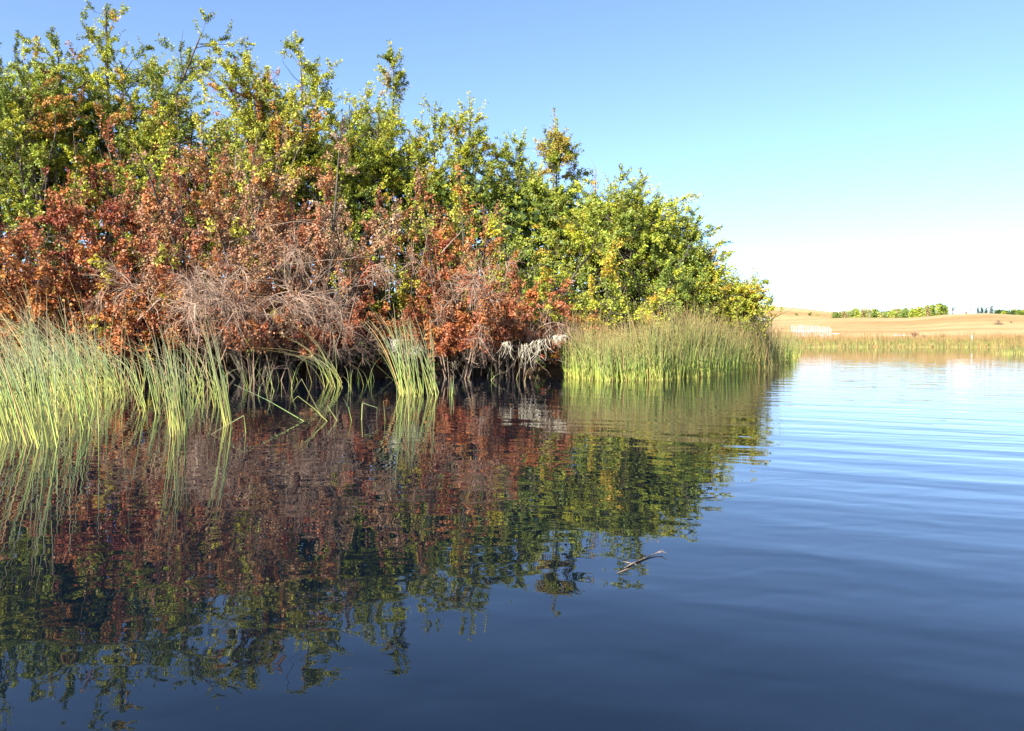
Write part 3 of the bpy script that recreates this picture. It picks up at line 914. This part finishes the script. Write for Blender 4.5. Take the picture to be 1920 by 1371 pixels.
straw('white knot of straw at the right end of the bleached tangle', 17.5, 1048, 632, 18, 20, 45, .07)
straw('thick bleached straw hanging in the middle of the tangle', 17.5, 1012, 640, 20, 44, 34, .02)
straw('long bleached strands hanging left in the tangle', 17.5, 985, 648, 14, 46, 24, .015)
straw('short bleached straw wisp at the left of the tangle', 17.5, 948, 644, 8, 30, 20, .015)
straw('small pale straw knot caught in the tall dense bulrush tuft', 14.2, 742, 642, 8, 16, 40, .05)
straw('pale straw wisp in the middle of the tall dense bulrush tuft', 14.2, 778, 655, 10, 20, 40, .05)
straw('pale straw wisp hanging by itself over dark water', 19.8, 853, 680, 8, 14, 26, .03)
bough('bleached root dipping from the straw into the dark water', 18.2, [[(975, 640), (972, 665), (962, 685), (940, 702)], [(972, 665), (963, 690)]], .008, DEADWOOD, 'bleached_root', 'root')
bough('forked bleached root under the middle of the straw', 18.2, [[(1004, 645), (1003, 675), (1000, 704)], [(1003, 675), (1020, 690), (1033, 706)]], .008, DEADWOOD, 'bleached_root', 'root')
bough('straight bleached root left of the forked one', 18.2, [[(985, 650), (980, 680), (971, 704)]], .008, DEADWOOD, 'bleached_root', 'root')
bough('pale forked root hanging right of the tall bulrush tuft', 19.5, [[(842, 655), (848, 676), (850, 700)], [(848, 676), (858, 690)]], .008, DEADWOOD, 'bleached_root', 'root')
bough('crooked pale root above the dark hollow in the bank', 19.8, [[(660, 645), (664, 668), (662, 690), (650, 705)], [(664, 668), (690, 662), (720, 648)]], .014, DEADWOOD, 'bleached_root', 'root')

# floating stick
a, b = wp(1172, 1067), wp(1246, 1037)
c = wp(1190, 1063)
o = thing('floating_stick', 'forked brown stick floating on the open blue water', 'stick', (a[0], a[1], 0))
lin = lambda p, q, n, z: np.stack([np.linspace(p[0] - a[0], q[0] - a[0], n), np.linspace(p[1] - a[1], q[1] - a[1], n), np.full(n, z)], -1)
P = lin(a, b, 9, 0.004)
P[:, 1] += 0.018 * np.sin(np.linspace(0, 3.1, 9))
P[-3:, 2] += (0.002, 0.006, 0.012)
V, F = tubes(P[None], np.array([[.002, .0036, .004, .0038, .0034, .003, .0028, .0024, .0016]]), 6)
obj('shaft', mesh('shaft', V, F, smooth=True), STICK, o)
P = np.stack([P[-2], P[-2] + (0.02, -0.006, 0.004), P[-2] + (0.032, -0.03, 0.006)])
V, F = tubes(P[None], np.array([[.0022, .002, .0012]]), 5)
obj('fork', mesh('fork', V, F, smooth=True), STICK, o)
d = wp(1158, 1076)
P = lin(d, wp(1180, 1067), 4, 0.001)
V, F = tubes(P[None], np.array([[.002, .003, .004, .003]]), 5)
obj('bark_strip', mesh('bark_strip', V, F), DEADWOOD, o)
P = lin(wp(1170, 1053), wp(1196, 1059), 4, 0.001)
V, F = tubes(P[None], np.array([[.001, .0015, .0015, .001]]), 4)
obj('grass_blade', mesh('grass_blade', V, F), DEADWOOD, o)


# fallen leaves and specks drifting on the water
nf = 60
fx = rng.uniform(-7.5, 2.5, nf)
fy = rng.uniform(9.5, 20.5, nf)
fa = rng.random(nf) * 6.283
fd = np.stack([np.cos(fa), np.sin(fa), np.zeros(nf)], -1)
fs = np.stack([-np.sin(fa), np.cos(fa), np.zeros(nf)], -1)
fl = rng.uniform(0.008, 0.035, (nf, 1)) * np.where(fy < 8, 0.45, 1.2)[:, None]
fp = np.stack([fx, fy, np.full(nf, 0.004)], -1)
V = np.stack([fp - fd * fl, fp + fs * fl * .5, fp + fd * fl + np.array([0, 0, .004]), fp - fs * fl * .5], 1).reshape(-1, 3)
cc = np.array([RB, BR, GO, TN])[rng.integers(0, 4, nf)]
obj('fallen_leaves', mesh('fallen_leaves', V, np.arange(nf * 4).reshape(-1, 4), cc), LEAF, kind='stuff', label='tiny fallen leaves drifting on the pond', category='leaves')

# ------------------------------------------------------------------ far shore
def box(x0, x1, y0, y1, z0, z1):
    V = np.array([(x, y, z) for z in (z0, z1) for y in (y0, y1) for x in (x0, x1)], float)
    F = np.array([(0, 2, 3, 1), (4, 5, 7, 6), (0, 1, 5, 4), (2, 6, 7, 3), (0, 4, 6, 2), (1, 3, 7, 5)])
    return V, F


def part(name, o, bx, mat):
    return obj(name, mesh(name, *box(*bx)), mat, o)


Yf = 96.0
g0, g1 = at(1484, 630, Yf), at(1558, 630, Yf)
zb = gz_at(g0[0], Yf)
o = thing('picket_fence', 'pale silvery picket fence on the far meadow behind the reeds', 'fence', (g0[0], Yf, zb))
wid = g1[0] - g0[0]
npk = 24
for k in range(npk):
    xx = wid * k / (npk - 1)
    hh = 0.95 + 0.5 * math.sin(1.0 + 1.8 * k / npk) + rng.uniform(-.10, .10)
    part('picket', o, (xx - .026, xx + .026, -.02 + .01 * (k % 2), .02 + .01 * (k % 2), 0, hh + 0.35), PALEWOOD)
for z in (.45, 1.05):
    part('rail', o, (-.1, wid + .1, .035, .075, z, z + .08), PALEWOOD)
g2 = at(1576, 630, Yf)
o = thing('rail_fence', 'low pale rail on posts right of the picket fence', 'fence', (g1[0] + .2, Yf, zb))
w2 = g2[0] - g1[0] - .1
part('rail', o, (0, w2, -.04, .04, .72, .82), PALEWOOD)
part('post', o, (w2 - .08, w2 + .04, -.06, .06, -.1, .71), BROWNWOOD)
part('post', o, (.0, .12, -.06, .06, -.1, .71), BROWNWOOD)

Ys = 78.0
s0, s1 = at(1392, 601, Ys), at(1444, 601, Ys)
zb = gz_at(s0[0], Ys)
o = thing('open_shed', 'low flat roofed wooden shelter behind the right reed bed', 'shed', (s0[0], Ys, zb))
w = s1[0] - s0[0]
zt = at(1392, 597, Ys)[2] - zb
part('roof', o, (-.15, w + .1, -.6, 1.6, zt - .14, zt), BROWNWOOD)
part('fascia', o, (-.12, w + .07, -.66, -.605, zt - .30, zt - .02), PALEWOOD)
for k in range(5):
    xx = w * k / 4
    part('post', o, (xx - .06, xx + .06, -.45, -.33, 0, zt - .15), BROWNWOOD)
part('back_wall', o, (0, w, 1.3, 1.38, 0.0, zt - .15), BROWNWOOD)

# white barn on the ridge
bc = at(1811, 583, 262)
o = thing('white_barn', 'low white barn on the far ridge between dark conifers', 'barn', (bc[0], 262, gz_at(bc[0], 262) - .3))
zz = at(1811, 578, 262)[2] - o.location.z
part('wall', o, (-1.7, 1.7, 0, 5, 0, zz - .5), WHITEPAINT)
V = np.array([(-1.9, -.2, zz - .48), (1.9, -.2, zz - .48), (1.2, -.2, zz + .25), (-1.2, -.2, zz + .25), (-1.9, 5.2, zz - .48), (1.9, 5.2, zz - .48), (1.2, 5.2, zz + .25), (-1.2, 5.2, zz + .25)])
obj('roof', mesh('roof', V, np.array([(0, 1, 2, 3), (5, 4, 7, 6), (3, 2, 6, 7), (1, 5, 6, 2), (4, 0, 3, 7), (4, 5, 1, 0)])), WHITEPAINT, o)
part('door', o, (-.5, .5, -.03, -.002, 0, zz - 1.0), BROWNWOOD)

# posts and logs
q = at(1822, 640, 88)
o = obj('marker_post', mesh('marker_post', *box(-.06, .06, -.06, .06, 0, .85)), WHITEPAINT, label='short white post on the meadow behind the far reeds', category='post')
o.location = (q[0], 88, gz_at(q[0], 88) - .05)
q = on_ground(1676, 630.5)
o = thing('fallen_log', 'pale fallen log on the far meadow beside the brown bush', 'log', q)
V, F = tubes(np.array([[(0, 0, .16), (1.0, 0, .13), (2.2, .1, .10), (3.0, .1, .12)]]), np.array([[.10, .09, .08, .05]]), 6)
obj('log_body', mesh('log_body', V, F), PALEWOOD, o)
V, F = tubes(np.array([[(1.0, 0, .13), (.5, -.1, .30), (-.2, -.2, .38)]]), np.array([[.05, .04, .02]]), 5)
obj('limb', mesh('limb', V, F), DEADWOOD, o)


def far_bush(label, px, py, wpx, hpx, tint, n=500, name='hillside_bush', leaf=0.35, bare=False):
    g = on_ground(px, py)
    s = g[1] / FPX
    w, h = wpx * s, hpx * s
    o = thing(name, label, 'bush', g, 'bushes on the far meadow')
    m = 9
    S = grow(np.zeros((m, 3)), np.stack([rng.normal(0, .6 * w / max(h, .1), m), rng.normal(0, .4, m), np.ones(m)], -1), h * rng.uniform(.6, 1.0, m), 4, (0, 0, .05), .12)
    V, F = tubes(S, np.linspace(.05, .015, 5)[None] * np.ones((m, 1)) * max(h, .5) * .5, 4)
    obj('stems', mesh('stems', V, F), BARK, o, kind='stuff')
    ki, kt, kp, kd = pick(S, 14, .45, 1.0)
    kp[:, 0] = np.clip(kp[:, 0], -w / 2, w / 2)
    P = kp[rng.integers(0, 14, n)] + rng.normal(0, 1, (n, 3)) * np.array([w * .10, w * .10, h * .13])
    P[:, 2] = np.abs(P[:, 2])
    V, F = leaves(P, rng.normal(0, 1, (n, 3)), leaf * max(h, .6) * .30)
    c = np.array(tint) * rng.uniform(.6, 1.35, (n, 1)) * (1 + rng.normal(0, .12, (n, 3)))
    obj('crown', mesh('crown', V, F, np.clip(c, .01, .8)), LEAF, o)
    return o


far_bush('small green bush alone on the slope above the shelter', 1494, 592, 7, 6, MG)
far_bush('rounded green bush on the slope right of the lone small one', 1518, 592, 8, 7, MG)
far_bush('low yellowing bush next to the rounded green one on the slope', 1534, 592, 16, 5, LG)
far_bush('bare grey brown thicket high on the right hillside', 1872, 609, 24, 9, (.17, .12, .08), 700)
far_bush('small grey brown bush at the right of the hillside thicket', 1896, 606, 7, 4, (.17, .12, .08), 250)
far_bush('dark green bush at the right edge of the far meadow', 1911, 637, 22, 9, DG, 700)
far_bush('reddish brown bush beside the fallen log', 1714, 633, 14, 12, (.20, .11, .07), 600)
far_bush('pale twiggy bush right of the reddish brown one', 1733, 634, 16, 8, (.26, .20, .11), 400)
far_bush('small brown bush in the middle of the far meadow edge', 1768, 633, 14, 8, (.20, .14, .07), 400)


def wood_mass(name, label, trees, dens=230, leaf=0.62):
    Vs, n0 = [], 0
    PP, DD, CC = [], [], []
    for (px, top, Y, wpx, tint) in trees:
        t = at(px, top, Y)
        s = Y / FPX
        zb = gz_at(t[0], Y)
        h, w = max(t[2] - zb, 2.0), wpx * s
        # lumpy crown: several clumps
        m = 7
        cl = np.stack([rng.normal(0, w * .26, m), rng.normal(0, w * .26, m), h * rng.uniform(.35, .93, m)], -1)
        k = rng.integers(0, m, dens)
        P = cl[k] + rng.normal(0, 1, (dens, 3)) * np.array([w * .16, w * .16, h * .10])
        P[:, 2] = np.clip(P[:, 2], .2, h * 1.02)
        PP.append(P + np.array([t[0], Y, zb]))
        DD.append(rng.normal(0, 1, (dens, 3)))
        CC.append(np.array(tint) * rng.uniform(.65, 1.3, (dens, 1)) * (1 + rng.normal(0, .08, (dens, 3))))
    V, F = leaves(np.concatenate(PP), np.concatenate(DD), leaf)
    return obj(name, mesh(name, V, F, np.clip(np.concatenate(CC), .01, .8)), LEAF, kind='stuff', label=label, category='wood')


PXW = [1548, 1580, 1600, 1625, 1650, 1680, 1700, 1720, 1740, 1755, 1770, 1782]
PYW = [588, 584, 578.5, 579.5, 582, 580, 578, 576, 573, 571, 570, 573]
tr = []
for k in range(120):
    px = rng.uniform(1550, 1780)
    topy = np.interp(px, PXW, PYW) + abs(rng.normal(0, 3.2))
    tr.append((px, topy, rng.uniform(268, 310), rng.uniform(5, 10), [LG, LG, (.24, .29, .08), (.30, .32, .08), MG, (.30, .24, .10)][rng.integers(0, 6)]))  # pale greens put the distance haze into the leaf colour
wood_mass('woodland', 'far green wood along the ridge left of the white barn', tr)
tr = [(rng.uniform(1868, 1990), 581 + abs(rng.normal(0, 1.5)), rng.uniform(330, 360), rng.uniform(8, 12), [LG, MG, DG][rng.integers(0, 3)]) for _ in range(45)]
wood_mass('woodland', 'distant low green wood on the skyline at the right edge', tr)


def conifer(label, px, top, wpx, Y=280):
    t = at(px, top, Y)
    zb = gz_at(t[0], Y) - .2
    h, w = t[2] - zb, wpx * Y / FPX
    o = thing('conifer', label, 'tree', (t[0], Y, zb), 'conifers on the far ridge')
    V, F = tubes(np.array([[(0, 0, 0), (0, 0, h * .5), (0, 0, h)]]), np.array([[.16, .10, .02]]), 6)
    obj('trunk', mesh('trunk', V, F), BARK, o)
    n = 420
    z = h * (1 - rng.random(n) ** .65 * .92)
    r = w * .5 * (1 - z / h) ** .85 * np.sqrt(rng.random(n)) + .05
    a = rng.random(n) * 6.283
    P = np.stack([r * np.cos(a), r * np.sin(a), z], -1)
    V, F = leaves(P, np.stack([np.cos(a), np.sin(a), -.3 * np.ones(n)], -1), .55)
    c = np.array([.06, .085, .055]) * rng.uniform(.6, 1.4, (n, 1))
    obj('crown', mesh('crown', V, F, c), LEAF, o)


CON = [('thin conifer at the right end of the ridge wood', 1788, 575, 3.5), ('second thin conifer right of the ridge wood', 1793, 576, 3.5), ('thin conifer just left of the white barn', 1797, 575, 3.5),
       ('conifer showing over the left end of the white barn roof', 1805, 573.5, 4.5), ('conifer showing over the right end of the white barn roof', 1816, 574.5, 5),
       ('short conifer pair member right of the white barn', 1834, 576, 4), ('tall narrow conifer between barn and broad conifer', 1841, 574, 4), ('thin conifer left next to the broad conifer', 1849, 576, 3.5), ('broad dark conifer tallest on the right ridge', 1859, 572.5, 8)]
for lab, px, top, w in CON:
    conifer(lab, px, top, w)
